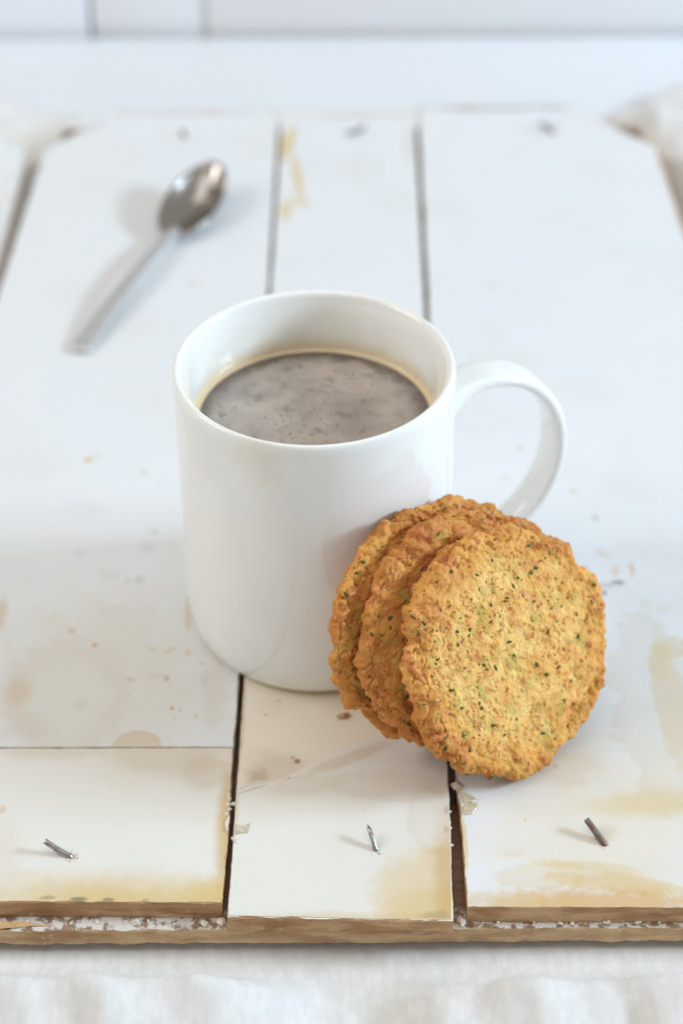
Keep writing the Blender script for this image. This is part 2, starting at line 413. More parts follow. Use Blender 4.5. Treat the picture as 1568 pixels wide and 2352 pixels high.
k = Nodes('nail_steel')
r = k.range(k.noise(500, 4, 0.65), 0.48, 0.66)
k.set(Base_Color=k.mix(r, (0.42, 0.42, 0.43), (0.24, 0.15, 0.10)), Metallic=k.range(r, 0, 1, 1.0, 0.3), Roughness=0.32)
k.bump(k.noise(900, 3), 0.3, 0.1)
M['nail'] = k.m
k = Nodes('rusty_nail_steel')
k.set(Base_Color=k.mix(k.range(k.noise(400, 4, 0.65), 0.4, 0.66), (0.22, 0.20, 0.19), (0.20, 0.10, 0.05)), Metallic=0.5, Roughness=0.5)
M['rusty'] = k.m

# glazed porcelain, with the tan tide mark that coffee left inside and below the rim
k = Nodes('white_porcelain')
sx = k.n('ShaderNodeSeparateXYZ'); k.link(k.co, sx.inputs[0])
X, Y, Z = sx.outputs
rad = k.math('SQRT', k.math('ADD', k.math('MULTIPLY', X, X), k.math('MULTIPLY', Y, Y)))
nz = k.noise(140, 4, 0.6)
zz = k.math('ADD', Z, k.math('MULTIPLY', k.math('SUBTRACT', nz, 0.5), 0.005))
inside = k.range(rad, 0.0385, 0.0378)
film = k.math('MULTIPLY', inside, k.range(zz, 0.0772, 0.0822, 1, 0))
faint = k.math('MULTIPLY', k.math('MULTIPLY', inside, k.range(zz, 0.079, 0.0905, 1, 0)), k.range(k.noise(40, 2), 0.38, 0.62))
c = k.mix(k.math('MULTIPLY', faint, 0.35), (0.89, 0.882, 0.845), (0.72, 0.60, 0.36))
c = k.mix(k.math('MULTIPLY', film, 0.75), c, (0.80, 0.65, 0.42))
ang = k.n('ShaderNodeVectorMath', operation='DISTANCE'); k.link(k.co, ang.inputs[0]); ang.inputs[1].default_value = (-0.014, -0.0385, 0.0895)
drip = k.math('MULTIPLY', k.range(k.math('ADD', ang.outputs['Value'], k.math('MULTIPLY', k.math('SUBTRACT', k.noise(160, 3), 0.5), 0.012)), 0.002, 0.012, 1, 0), 0.22)
c = k.mix(drip, c, (0.72, 0.55, 0.30))
k.set(Base_Color=c, Roughness=0.09, Specular_IOR_Level=0.5, Coat_Weight=0.3, Coat_Roughness=0.05)
M['porcelain'] = k.m

# coffee: thin grey-brown crema over nearly black liquid
k = Nodes('coffee_crema')
sx = k.n('ShaderNodeSeparateXYZ'); k.link(k.co, sx.inputs[0])
rad = k.math('SQRT', k.math('ADD', k.math('MULTIPLY', sx.outputs[0], sx.outputs[0]), k.math('MULTIPLY', sx.outputs[1], sx.outputs[1])))
rn = k.math('ADD', rad, k.math('MULTIPLY', k.math('SUBTRACT', k.noise(120, 5, 0.65), 0.5), 0.010))
foam = k.mix(k.range(k.noise(60, 6, 0.66, distortion=0.2), 0.32, 0.66), (0.33, 0.28, 0.245), (0.48, 0.42, 0.355))
foam = k.mix(k.math('MULTIPLY', k.range(k.noise(170, 5, 0.7, distortion=0.3), 0.52, 0.68), 0.50), foam, (0.15, 0.125, 0.12))
foam = k.mix(k.math('MULTIPLY', k.range(k.noise(1100, 3, 0.6), 0.55, 0.75), 0.30), foam, (0.16, 0.13, 0.115))
c = k.mix(k.math('MULTIPLY', k.range(rn, 0.0275, 0.0335), 0.80), foam, (0.085, 0.06, 0.048))
c = k.mix(k.range(rad, 0.0337, 0.0346), c, (0.72, 0.56, 0.34))
k.set(Base_Color=c, Roughness=k.range(k.noise(150, 4), 0.35, 0.65, 0.16, 0.34), Specular_IOR_Level=0.5)
k.bump(k.noise(800, 3), 0.10, 0.1)
M['coffee'] = k.m
k = Nodes('crema_bubble')
k.set(Base_Color=(0.12, 0.09, 0.075), Roughness=0.08)
M['bubble'] = k.m

k = Nodes('spoon_steel')
k.set(Base_Color=(0.48, 0.44, 0.40), Metallic=1.0, Roughness=k.range(k.noise(300, 4), 0.3, 0.7, 0.12, 0.22))
M['steel'] = k.m
k = Nodes('brushed_spoon_steel')
k.set(Base_Color=(0.60, 0.595, 0.59), Metallic=0.75, Roughness=k.range(k.noise(200, 4), 0.3, 0.7, 0.52, 0.62))
M['brushed'] = k.m

k = Nodes('white_linen')
w1 = k.n('ShaderNodeTexWave', wave_type='BANDS', bands_direction='X'); k.link(k.co, w1.inputs[0])
w1.inputs['Scale'].default_value = 800; w1.inputs['Distortion'].default_value = 3.0; w1.inputs['Detail'].default_value = 2; w1.inputs['Detail Scale'].default_value = 0.6
w2 = k.n('ShaderNodeTexWave', wave_type='BANDS', bands_direction='Y'); k.link(k.co, w2.inputs[0])
w2.inputs['Scale'].default_value = 800; w2.inputs['Distortion'].default_value = 3.0; w2.inputs['Detail'].default_value = 2; w2.inputs['Detail Scale'].default_value = 0.6
weave = k.math('MULTIPLY', w1.outputs['Fac'], w2.outputs['Fac'])
slub = k.noise(150, 4, 0.6, vec=k.mapping(scale=(2.5, 1, 1)))
c = k.mix(k.range(slub, 0.35, 0.7), (0.70, 0.69, 0.665), (0.78, 0.77, 0.75))
c = k.mix(k.math('MULTIPLY', weave, 0.25), c, (0.84, 0.83, 0.815))
k.set(Base_Color=c, Roughness=0.92, Specular_IOR_Level=0.15, Sheen_Weight=0.15)
k.bump(weave, 0.4, 0.2); k.bump(slub, 0.15, 0.2)
M['linen'] = k.m

# cookie dough: the vertex colour 'bake' holds how brown each spot is (r), how green the dough is (g), and how red (b)
k = Nodes('baked_dough')
att = k.n('ShaderNodeAttribute', attribute_name='bake')
sep = k.n('ShaderNodeSeparateColor'); k.link(att.outputs['Color'], sep.inputs[0])
c = k.mix(k.range(sep.outputs[0], 0.0, 0.5, smooth=False), (0.88, 0.565, 0.185), (0.78, 0.395, 0.095))
c = k.mix(k.range(sep.outputs[0], 0.5, 1.0, smooth=False), c, (0.56, 0.215, 0.050))
c = k.mix(k.math('MULTIPLY', sep.outputs[1], 0.6), c, (0.45, 0.37, 0.075))
c = k.mix(k.math('MULTIPLY', sep.outputs[2], 0.6), c, (0.66, 0.22, 0.085))
c = k.mix(k.math('MULTIPLY', k.range(k.noise(900, 3, 0.7), 0.58, 0.72), 0.30), c, (0.50, 0.24, 0.06))
c = k.mix(k.math('MULTIPLY', k.range(k.noise(1300, 3, 0.6), 0.64, 0.74), 0.40), c, (0.24, 0.21, 0.06))
c = k.mix(k.math('MULTIPLY', k.range(k.noise(760, 3, 0.6), 0.60, 0.72), 0.45), c, (0.84, 0.64, 0.30))
k.set(Base_Color=c, Roughness=k.range(k.noise(500, 3), 0.3, 0.7, 0.60, 0.85), Specular_IOR_Level=0.22, Subsurface_Weight=0.12, Subsurface_Scale=0.004)
k.b.inputs['Subsurface Radius'].default_value = (1.0, 0.5, 0.2)
k.bump(k.noise(1500, 3, 0.6), 0.4, 0.14)
M['dough'] = k.m
def plain(name, a, b, scale, rough, **kw):
    k = Nodes(name)
    k.set(Base_Color=k.mix(k.noise(scale, 3), a, b), Roughness=rough, **kw)
    return k.m
M['crumb'] = plain('reddish_crumb', (0.42, 0.17, 0.09), (0.62, 0.36, 0.20), 900, 0.6)
M['herb'] = plain('dried_herb', (0.045, 0.060, 0.022), (0.17, 0.165, 0.05), 900, 0.95, Specular_IOR_Level=0.1)
M['tomato'] = plain('dried_tomato_bit', (0.40, 0.075, 0.035), (0.66, 0.24, 0.12), 900, 0.4)
M['salt'] = plain('salt_crystal', (0.86, 0.76, 0.62), (0.90, 0.86, 0.80), 900, 0.06, Transmission_Weight=0.25)

# ------------------------------------------------------------------ table and wall
def bevel_box(name, x0, x1, y0, y1, z0, z1, mat, parent, bevel=1.2):
    bm = bmesh.new()
    bmesh.ops.create_cube(bm, size=1.0)
    for v in bm.verts:
        v.co = Vector(((x0 + x1) / 2 + v.co.x * (x1 - x0), (y0 + y1) / 2 + v.co.y * (y1 - y0), (z0 + z1) / 2 + v.co.z * (z1 - z0))) * MM
    bmesh.ops.bevel(bm, geom=list(bm.edges), offset=bevel * MM, segments=3, profile=0.5, affect='EDGES')
    me = bpy.data.meshes.new(name); bm.to_mesh(me); bm.free()
    me.materials.append(mat)
    me.polygons.foreach_set('use_smooth', np.full(len(me.polygons), True))
    o = bpy.data.objects.new(name, me); col.objects.link(o)
    if parent is not None: adopt(o, parent)
    return o

table = empty('table_top', (0, 100, -35), kind='structure')
y0 = -520.0
for n, depth in enumerate((300, 240, 190, 239.5)):
    bevel_box('plank', -900, 900, y0 + 0.6, y0 + depth - 0.6, -35, -15.6, M['plain_paint'], table)
    y0 += depth
wall = empty('wall', (0, 470, -60), kind='structure')
bevel_box('wall_board', -420, -118.9, 452.6, 475, -60, 62, M['wall_paint'], wall, 1.6)
bevel_box('wall_board', -117.2, -61.0, 453.4, 475, -60, 62, M['wall_paint'], wall, 1.6)
bevel_box('wall_board', -60.6, 520, 452.4, 475, -60, 62, M['wall_paint'], wall, 0.8)
bevel_box('backing', -420, 520, 476, 490, -60, 61, M['plain_paint'], wall, 1.0)
bevel_box('ledger', -420, 520, 440, 474, -82, -61, M['wood_edge'], wall, 1.0)

# ------------------------------------------------------------------ linen cloth under the board
nx, ny = 260, 250
gx = np.linspace(-330, 330, nx); gy = np.linspace(-330, 405, ny)
GX, GY = np.meshgrid(gx, gy)
# its back edge lies under the board in the middle and comes out past the two cut corners
back = 336 + 42 * np.clip((np.abs(GX - 8) - 82) / 70, 0, 1) ** 1.2 + 4 * np.sin(GX / 23.0)
GY = -330 + (GY + 330) / 735.0 * (back + 330)
P = np.stack([GX.ravel(), GY.ravel(), np.zeros(GX.size)], -1)
out_x = np.maximum(np.maximum(-128 - P[:, 0], P[:, 0] - 144), 0)
# the board's two rear corners are cut off, so the cloth may rise there too
cut = np.maximum(((P[:, 1] - 341) + (-95 - P[:, 0]) * 1.34) / 1.67, ((P[:, 1] - 346) + (P[:, 0] - 106) * 1.13) / 1.51)
out_y = np.maximum(np.maximum(-124 - P[:, 1], P[:, 1] - 347), 0)
away = np.maximum(np.maximum(out_x, out_y), np.maximum(np.where((P[:, 1] > 290), cut, 0), 0))
free = smoothstep(2, 22, away)
Q = P.copy(); Q[:, 0] += 9 * fbm(P, 60, 3, 2); Q[:, 1] += 12 * fbm(P, 70, 4, 2)
F1 = Q * np.array([1.0, 0.28, 1.0])
front = smoothstep(-110, -150, P[:, 1])
z = -14.6 + free * (front * smoothstep(2, 20, away) * (5.5 + 8.0 * fbm(F1, 36, 11, 2) + 1.6 * fbm(F1, 14, 12, 2) + 0.6 * fbm(Q, 11, 13, 2)) + (1 - front) * (3.2 * fbm(Q, 46, 21, 3) + 1.2))
z += 0.35 * free * fbm(P, 8, 31, 2) + 3.0 * (1 - front) * smoothstep(4, 14, away) * (fbm(Q, 24, 37, 2) - 0.2) * smoothstep(-118, -130, P[:, 0])
def ridge(x0, y0, x1, y1, width, height):
    ax, ay = Q[:, 0] - x0, Q[:, 1] - y0
    dx, dy = x1 - x0, y1 - y0; L = math.hypot(dx, dy)
    t = np.clip((ax * dx + ay * dy) / L / L, 0, 1)
    d = np.hypot(ax - t * dx, ay - t * dy)
    return height * np.exp(-(d / width) ** 2)
z += free * (ridge(124, 362, 200, 324, 15, 9) + ridge(158, 318, 196, 270, 9, 5) + ridge(166, 280, 200, 230, 10, 9))
z += free * (ridge(-112, 352, -175, 306, 20, 3.5) + ridge(-146, 300, -160, 240, 14, 2) + ridge(-100, 356, -70, 352, 7, 2.5) + ridge(0, 354, 60, 355, 6, 2.0))
z += 12.0 * smoothstep(0.3, 1.8, away) * smoothstep(-118, -124, P[:, 0]) * (1 - front) * smoothstep(345, 290, P[:, 1])
z += 4.5 * smoothstep(1.5, 9, away) * smoothstep(136, 146, P[:, 0]) * (1 - front)
z = np.maximum(z, -15.4 + 0.5 * vnoise(P, 30, 5) ** 2)
z = np.where(away < 0.3, np.minimum(z, -13.4), z)
verts = np.concatenate([np.stack([P[:, 0], P[:, 1], z], -1), np.stack([P[:, 0], P[:, 1], z - 0.6], -1)])
f = grid_faces(nx, ny)
n0 = nx * ny
faces = f + [[a + n0, d + n0, c_ + n0, b_ + n0] for a, b_, c_, d in f]
ring = list(range(nx)) + [j * nx + nx - 1 for j in range(1, ny)] + list(range(n0 - 2, n0 - nx - 1, -1)) + [j * nx for j in range(ny - 2, 0, -1)]
faces += [[ring[i], ring[i] + n0, ring[(i + 1) % len(ring)] + n0, ring[(i + 1) % len(ring)]] for i in range(len(ring))]
cloth = mesh_object('linen_cloth', verts, faces, M['linen'])
tag(cloth, 'crumpled white linen cloth spread under the wooden board', 'cloth')

# ------------------------------------------------------------------ the board: planks, battens, nails
board = empty('wooden_board', (8, 110, -12), 'weathered white painted board of three planks with nails sticking out', 'board')

def plank(name, outline, ztop, thick, m_top, m_side, parent, jag=0.22, worn=(0.2, 0.45), seed=0, step=0.8, round_mm=0.45, worn_at=None):
    o = np.array(outline, float)
    pts, edge_id = [], []
    for i in range(len(o)):
        a, b = o[i], o[(i + 1) % len(o)]
        n = max(2, int(np.linalg.norm(b - a) / step))
        for t in range(n): pts.append(a + (b - a) * t / n); edge_id.append(i)
    pts = np.array(pts); edge_id = np.array(edge_id)
    nxt, prv = np.roll(pts, -1, 0), np.roll(pts, 1, 0)
    tg = nxt - prv; tg /= np.linalg.norm(tg, axis=1)[:, None]
    nrm = np.stack([tg[:, 1], -tg[:, 0]], -1)
    p3 = np.c_[pts, np.full(len(pts), seed * 13.7)]
    outer = pts + nrm * (jag * (fbm(p3, 5, seed, 4, 0.65)))[:, None]
    k0 = np.array([(worn_at or {}).get(e, (1.0, 1.0))[0] for e in edge_id]); k1 = np.array([(worn_at or {}).get(e, (1.0, 1.0))[1] for e in edge_id])
    w = worn[0] * k0 + worn[1] * k1 * np.maximum(fbm(p3, 6, seed + 50, 4, 0.7), -0.25)
    inner = outer - nrm * np.maximum(w, 0.08)[:, None]
    N = len(pts)
    V = np.concatenate([np.c_[inner, np.full(N, ztop)], np.c_[outer, np.full(N, ztop - round_mm)], np.c_[outer + nrm * (0.18 * fbm(p3, 3, seed + 90, 3))[:, None], np.full(N, ztop - thick)]])
    faces = [list(range(N))]
    fm = [0]
    for lv in range(2):
        for i in range(N):
            j = (i + 1) % N
            faces.append([lv * N + i, (lv + 1) * N + i, (lv + 1) * N + j, lv * N + j]); fm.append(1)
    faces.append(list(range(3 * N - 1, 2 * N - 1, -1))); fm.append(1)
    return mesh_object(name, V, faces, [m_top, m_side], parent, smooth=False, face_mat=fm)

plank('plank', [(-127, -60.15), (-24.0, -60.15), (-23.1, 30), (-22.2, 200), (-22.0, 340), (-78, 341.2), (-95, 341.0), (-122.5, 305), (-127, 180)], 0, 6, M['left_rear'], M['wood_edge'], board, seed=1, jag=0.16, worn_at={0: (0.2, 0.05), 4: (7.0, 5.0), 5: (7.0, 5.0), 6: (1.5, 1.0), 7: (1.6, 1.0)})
plank('plank', [(-127, -119.2), (-24.6, -119.8), (-24.0, -95), (-24.0, -60.45), (-127, -60.45)], 0, 6, M['left_front'], M['wood_end'], board, seed=2, jag=0.18, worn_at={3: (0.2, 0.05)})
plank('plank', [(-22.9, -124.8), (37.9, -126.3), (38.4, -95), (38.6, 20), (38.4, 170), (38.3, 342), (-20.6, 338.6), (-20.9, 200), (-22.3, -29), (-22.6, -90)], -0.3, 5.7, M['mid_paper'], M['wood_end'], board, seed=3, jag=0.2)
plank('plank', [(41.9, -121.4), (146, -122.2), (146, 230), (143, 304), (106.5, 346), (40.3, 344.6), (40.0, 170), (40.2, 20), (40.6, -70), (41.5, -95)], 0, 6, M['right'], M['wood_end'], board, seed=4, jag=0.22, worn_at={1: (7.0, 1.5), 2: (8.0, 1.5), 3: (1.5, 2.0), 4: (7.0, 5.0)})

# the top coat on the middle plank is a skin that has torn away in between
def skin(name, outline, mat, parent, seed, edge_jag, torn):
    plank(name, outline, 0.02, 0.31, mat, M['chip'], parent, jag=edge_jag, worn=(0.12, 0.1), seed=seed, step=0.6, round_mm=0.1)
skin('paint_layer', [(-22.6, -124.3), (37.6, -125.8), (38.2, -95), (38.35, -40), (30, -49), (19.9, -54.7), (14, -57.5), (9.6, -60.1), (4, -63.5), (-0.5, -66.3), (-5, -70.5), (-9, -72.6), (-15, -74.9), (-22.4, -79.5)], M['mid_front'], board, 5, 0.2, None)
skin('paint_layer', [(-20.6, 62), (-8, 58), (8, 66), (22, 60), (38.2, 64), (38.15, 170), (38.0, 338.6), (-20.4, 335.6), (-20.7, 200)], M['mid_rear'], board, 6, 0.3, None)

def slab(name, x0, x1, yf, yb, z0, z1, parent, seed):
    return plank(name, [(x0, yf), (x1, yf + 1.4), (x1, yb), (x0, yb)], z1, z1 - z0, M['flaking'], M['batten_wood'], parent, jag=0.45, seed=seed, step=1.0)
front_batten = slab('batten', -124, 143, -124.8, -77.5, -11.4, -6.15, board, 7)
slab('batten', -118, 138, 298, 336, -12, -6.15, board, 8)

def blob(name, c, r, mat, parent, seed, squash=0.5, subdiv=2, lump=0.35, rot=0.0, detail=0.6):
    bm = bmesh.new(); bmesh.ops.create_icosphere(bm, subdivisions=subdiv, radius=1.0)
    v = np.array([x.co[:] for x in bm.verts]); fcs = [[x.index for x in f_.verts] for f_ in bm.faces]; bm.free()
    v = v * (1 + lump * fbm(v + seed * 3.1, detail, seed, 2))[:, None]
    ca, sa = math.cos(rot), math.sin(rot)
    rx, ry = (r, r) if np.isscalar(r) else r
    v = v * np.array([rx, ry, squash * min(rx, ry)])
    v = np.stack([v[:, 0] * ca - v[:, 1] * sa, v[:, 0] * sa + v[:, 1] * ca, v[:, 2]], -1)
    return mesh_object(name, v + np.array(c), fcs, mat, parent, smooth=subdiv > 1)

# crumbs of thick white paint along the ledge of the front batten
xs = -78.0
i = 0
while xs < 104:
    big = rng.random() < 0.28
    s = (1.0 + 0.8 * rng.random()) if big else (0.35 + 0.45 * rng.random())
    edge = -124.9 if -23 < xs < 38.5 else -122.6
    blob('paint_chip', (xs, edge + 0.5 + rng.random() * 1.2, -6.15 + s * 0.22), (s, s * 0.75), M['chip'], front_batten, 100 + i, 0.55, 2, 0.5, rng.random() * 3)
    xs += 3.2 + 7.5 * rng.random(); i += 1

# a torn splinter under the left plank's front end
t = np.linspace(0, 1, 14)
sv, sf = [], []
for j, a in enumerate(t):
    cx = -99 + 27 * a; w = 1.5 * (1 - a ** 2.2) + 0.15; h = 0.9 * (1 - a) + 0.12
    cy = -121.4 - 1.6 * a + 0.5 * math.sin(a * 9); cz = -4.8 - 1.3 * a
    for q in range(6):
        an = q / 6 * 2 * math.pi
        sv.append((cx, cy + w * math.cos(an), cz + h * math.sin(an) + 0.15 * math.sin(j * 2.1 + q)))
sf = [[j * 6 + q, j * 6 + (q + 1) % 6, (j + 1) * 6 + (q + 1) % 6, (j + 1) * 6 + q] for j in range(13) for q in range(6)]
sf += [list(range(5, -1, -1)), list(range(78, 84))]
mesh_object('splinter', sv, sf, M['splinter'], board, smooth=False)

def sweep(path, radii, sides=12):
    """Tube verts and faces along a path (mm)."""
    path = np.array(path, float); n = len(path)
    tg = np.gradient(path, axis=0); tg /= np.linalg.norm(tg, axis=1)[:, None]
    ref = np.array([0.31, 0.2, 0.93]) if abs(tg[0][2]) < 0.8 else np.array([1.0, 0.1, 0.0])
    V = []
    for k_ in range(n):
        u = np.cross(tg[k_], ref); u /= np.linalg.norm(u); w = np.cross(u, tg[k_])
        for s in range(sides):
            a = s / sides * 2 * math.pi
            V.append(path[k_] + radii[k_] * (math.cos(a) * u + math.sin(a) * w))
    F = [[j * sides + s, j * sides + (s + 1) % sides, (j + 1) * sides + (s + 1) % sides, (j + 1) * sides + s] for j in range(n - 1) for s in range(sides)]
    F += [list(range(sides - 1, -1, -1)), list(range((n - 1) * sides, n * sides))]
    return V, F

def nail(base, tip, bend, r, mat, pointed=False):
    b, e = np.array(base, float), np.array(tip, float)
    mid = (b + e) / 2 + np.array(bend)
    ts = np.linspace(0, 1, 13)
    path = [(1 - a) ** 2 * b + 2 * a * (1 - a) * mid + a * a * e for a in ts]
    path = [b + np.array([0, 0, -2.0])] + path
    rr = [r] + [r * (1.0 if (a < 0.84 or not pointed) else max(0.12, 1 - (a - 0.84) / 0.17)) * (1 - 0.12 * a) for a in ts]
    V, F = sweep(path, rr, 10)
    n_ = mesh_object('nail', V, F, mat, board)
    # the ring of paint that cracked up when the point came through
    for q in range(7):
        an = q / 7 * 2 * math.pi + rng.random()
        d = r + 0.30 + 0.45 * rng.random()
        s = 0.28 + 0.32 * rng.random()
        blob('paint_chip', (b[0] + d * math.cos(an), b[1] + d * math.sin(an), 0.05), (s, s * 0.6), M['chip'], n_, 300 + q, 0.30, 2, 0.8, an)
    return n_
nail((-67.3, -103.1, -0.2), (-74.6, -100.2, 3.3), (0.6, -0.6, -0.4), 0.92, M['nail'])
nail((17.4, -101.0, -0.2), (15.0, -94.6, 3.6), (0.2, -0.3, 0.6), 0.72, M['nail'], True)
nail((80.9, -98.8, -0.2), (76.3, -92.6, 3.4), (0.3, -0.3, 0.2), 1.0, M['rusty'])
nail((-62.5, 317.0, -0.2), (-63.4, 316.2, 3.6), (0, 0, 0), 0.9, M['rusty'])
nail((8.5, 318.5, -0.2), (16.5, 319.0, 3.4), (0, 0, 0.3), 0.85, M['rusty'])
nail((99.0, 319.5, -0.2), (92.8, 321.2, 3.4), (0, 0, 0.3), 0.85, M['rusty'])

# flakes of glue and paint hanging on the gap edges
def flake(name, pts, z, thick, mat, curl=0.0, seed=0):
    """A thin lobed chip with a raised rim, outline in mm."""
    p = np.array(pts, float); c_ = p.mean(0)
    out = []
    for i in range(len(p)):
        a, b = p[i], p[(i + 1) % len(p)]
        for t_ in range(4): out.append(a + (b - a) * t_ / 4)
    out = np.array(out)
    out += 0.14 * np.stack([vnoise(np.c_[out, out[:, :1] * 0], 0.9, seed), vnoise(np.c_[out, out[:, :1] * 0], 0.9, seed + 1)], -1)
    N = len(out); V = []
    for frac, h in ((1.0, -thick), (1.0, thick * 0.7), (0.9, thick * 1.5), (0.7, thick), (0.35, thick * 1.1)):
        q = c_ + (out - c_) * frac
        V.append(np.c_[q, z + h + curl * (q[:, 0] - c_[0]) ** 2 + 0.08 * vnoise(np.c_[q, q[:, :1] * 0], 1.1, seed + 5)])
    V = np.concatenate(V + [np.array([[c_[0], c_[1], z + thick]])])
    F = [[l * N + i, l * N + (i + 1) % N, (l + 1) * N + (i + 1) % N, (l + 1) * N + i] for l in range(4) for i in range(N)]
    F += [[4 * N + i, 4 * N + (i + 1) % N, 5 * N] for i in range(N)] + [list(range(N - 1, -1, -1))]
    return mesh_object(name, V, F, mat, board)
flake('glue_flake', [(41.6, -79.0), (43.6, -79.3), (45.6, -80.6), (46.2, -81.8), (44.8, -82.8), (42.4, -83.2), (41.7, -81.2)], 0.12, 0.16, M['glue'], seed=41)
flake('glue_flake', [(42.3, -84.0), (44.6, -83.0), (46.6, -83.3), (46.0, -85.4), (44.6, -87.4), (42.6, -87.6), (41.9, -86.0)], 0.14, 0.18, M['glue'], seed=42)
flake('paint_flake', [(44.2, -82.7), (46.2, -81.8), (47.2, -80.9), (46.9, -82.3), (45.2, -83.2)], 0.34, 0.10, M['chip'], 0.05, seed=43)
blob('glue_flake', (41.2, -76.3, 0.15), (1.5, 2.0), M['glue'], board, 51, 0.45, 3, 0.5, 0.3)
blob('glue_flake', (42.0, -78.1, 0.15), (0.8, 1.0), M['glue'], board, 52, 0.5, 2, 0.5)
flake('paint_flake', [(-22.2, -94.9), (-18.5, -94.3), (-18.2, -90.7), (-20.3, -91.6), (-22.3, -91.3)], 0.15, 0.16, M['glue'], seed=44)
flake('paint_flake', [(-24.5, -94.3), (-23.8, -90.0), (-24.2, -87.8), (-25.2, -91.0)], 0.15, 0.15, M['chip'], seed=45)
for q, (x_, y_, s_) in enumerate([(-24.3, -81.0, .5), (-24.6, -83.4, .55), (-24.2, -85.2, .45), (-24.9, -86.8, .6), (-24.3, -88.6, .4), (-24.7, -79.4, .4), (-23.5, -82.9, .45), (-23.0, -83.0, .6), (-22.4, -96.4, .7), (-21.6, -97.6, .8), (38.2, -92.5, .5), (38.1, -90.0, .4), (38.3, -86.4, .45), (38.0, -83.1, .4), (38.3, -99.0, .5), (37.9, -97.2, .35)]):
    blob('paint_flake', (x_, y_, -0.05), (s_, s_ * 1.3), M['chip'], board, 60 + q, 0.45, 2, 0.6, q)
# the strip of skin that curls up at the torn edge
sv, sf = [], []
for j in range(15):
    a = j / 14
    bx, by = -22.0 + 15.0 * a, -79.2 + 6.3 * a
    wd = 0.3 + 2.4 * math.sin(math.pi * min(1, a * 0.75 + 0.18)) * (1 - a ** 3)
    for q in range(6):
        s = q / 5
        sv.append((bx - 0.35 * wd * s, by + wd * s * (0.9 - 0.25 * s), 0.10 + 0.9 * wd * 0.35 * s * s + 0.12 * math.sin(a * 7)))
sf = [[j * 6 + q, (j + 1) * 6 + q, (j + 1) * 6 + q + 1, j * 6 + q + 1] for j in range(14) for q in range(5)]
n1 = len(sv); sv += [(x_, y_, z_ - 0.16) for x_, y_, z_ in sv]
sf += [[d + n1, c_ + n1, b_ + n1, a + n1] for a, b_, c_, d in sf]
rim = [q for q in range(6)] + [j * 6 + 5 for j in range(1, 15)] + [14 * 6 + q for q in range(4, -1, -1)] + [j * 6 for j in range(13, 0, -1)]
sf += [[rim[i], rim[(i + 1) % len(rim)], rim[(i + 1) % len(rim)] + n1, rim[i] + n1] for i in range(len(rim))]
mesh_object('paint_flake', sv, sf, M['chip'], board)

# ------------------------------------------------------------------ mug and coffee
mug = empty('coffee_mug', (0, 0, 0), 'plain white porcelain mug filled with black coffee', 'mug')
outer = [(34.4, 1.2), (35.6, 0.1), (36.6, 0.0), (37.4, 0.7), (38.6, 2.8), (39.6, 5.6), (40.3, 9.2), (40.75, 14), (41, 22), (41, 60), (41.0, 86), (41.05, 91), (41.0, 92.8), (40.75, 94.0), (40.25, 94.7), (39.6, 94.8), (38.95, 94.5), (38.4, 93.8), (37.9, 92.4), (37.3, 90.2), (36.7, 87.4), (36.1, 84), (35.6, 80.5), (35.3, 76), (35.2, 60), (35.0, 20), (33, 9), (27, 6.5), (0.5, 6.0)]
bottom = [(0.5, 2.4), (20, 2.3), (33.4, 2.2)]
def smooth_profile(pr, n=5):
    pr = np.array(pr, float); res = []
    for i in range(len(pr) - 1):
        p0, p1, p2, p3 = pr[max(i - 1, 0)], pr[i], pr[i + 1], pr[min(i + 2, len(pr) - 1)]
        d = np.linalg.norm(p2 - p1)
        t0 = (p2 - p0) / max(np.linalg.norm(p2 - p0), 1e-6) * d; t1 = (p3 - p1) / max(np.linalg.norm(p3 - p1), 1e-6) * d
        for t_ in np.arange(n) / n:
            h = t_ * t_ * t_; s2 = t_ * t_
            res.append((2 * h - 3 * s2 + 1) * p1 + (h - 2 * s2 + t_) * t0 + (-2 * h + 3 * s2) * p2 + (h - s2) * t1)
    res.append(pr[-1])
    return np.array(res)
prof = np.concatenate([np.array(bottom), smooth_profile(outer)])
SEG = 160
th = np.arange(SEG) / SEG * 2 * math.pi
V = np.concatenate([np.stack([r_ * np.cos(th), r_ * np.sin(th), np.full(SEG, z_)], -1) for r_, z_ in prof])
F = grid_faces(SEG, len(prof), True) + [list(range(SEG - 1, -1, -1)), list(range(len(V) - SEG, len(V)))]
mesh_object('body', V, F, M['porcelain'], mug)

phi = math.radians(25.7)
er = np.array([math.cos(phi), math.sin(phi), 0]); en = np.array([-math.sin(phi), math.cos(phi), 0]); ez = np.array([0, 0, 1.0])
R0, Z0, A, B, HW, TH = 55.0, 42.2, 28.0, 32.0, 6.2, 2.3
NS, NC = 90, 24
V = []
for i in range(NS):
    a = -2.15 + 4.30 * i / (NS - 1)
    rho, zc = R0 + A * math.cos(a), Z0 + B * math.sin(a)
    out_dir = np.array([math.cos(a) / A, math.sin(a) / B]); out_dir /= np.linalg.norm(out_dir)
    od = out_dir[0] * er + out_dir[1] * ez
    end = max(0.0, (abs(a) - 1.55) / 0.51)
    hw = HW + 2.2 * end ** 2; tt = TH + 1.3 * end ** 2
    for j in range(NC):
        b_ = j / NC * 2 * math.pi
        cw, sw = math.cos(b_), math.sin(b_)
        w_ = math.copysign(abs(cw) ** 0.62, cw) * hw
        t_ = math.copysign(abs(sw) ** 0.75, sw) * tt - 0.25 * (1 - (w_ / hw) ** 2)
        V.append(rho * er + zc * ez + w_ * en + t_ * od)
F = [[i * NC + j, (i + 1) * NC + j, (i + 1) * NC + (j + 1) % NC, i * NC + (j + 1) % NC] for i in range(NS - 1) for j in range(NC)]
F += [list(range(NC)), list(range(NS * NC - 1, (NS - 1) * NC - 1, -1))]
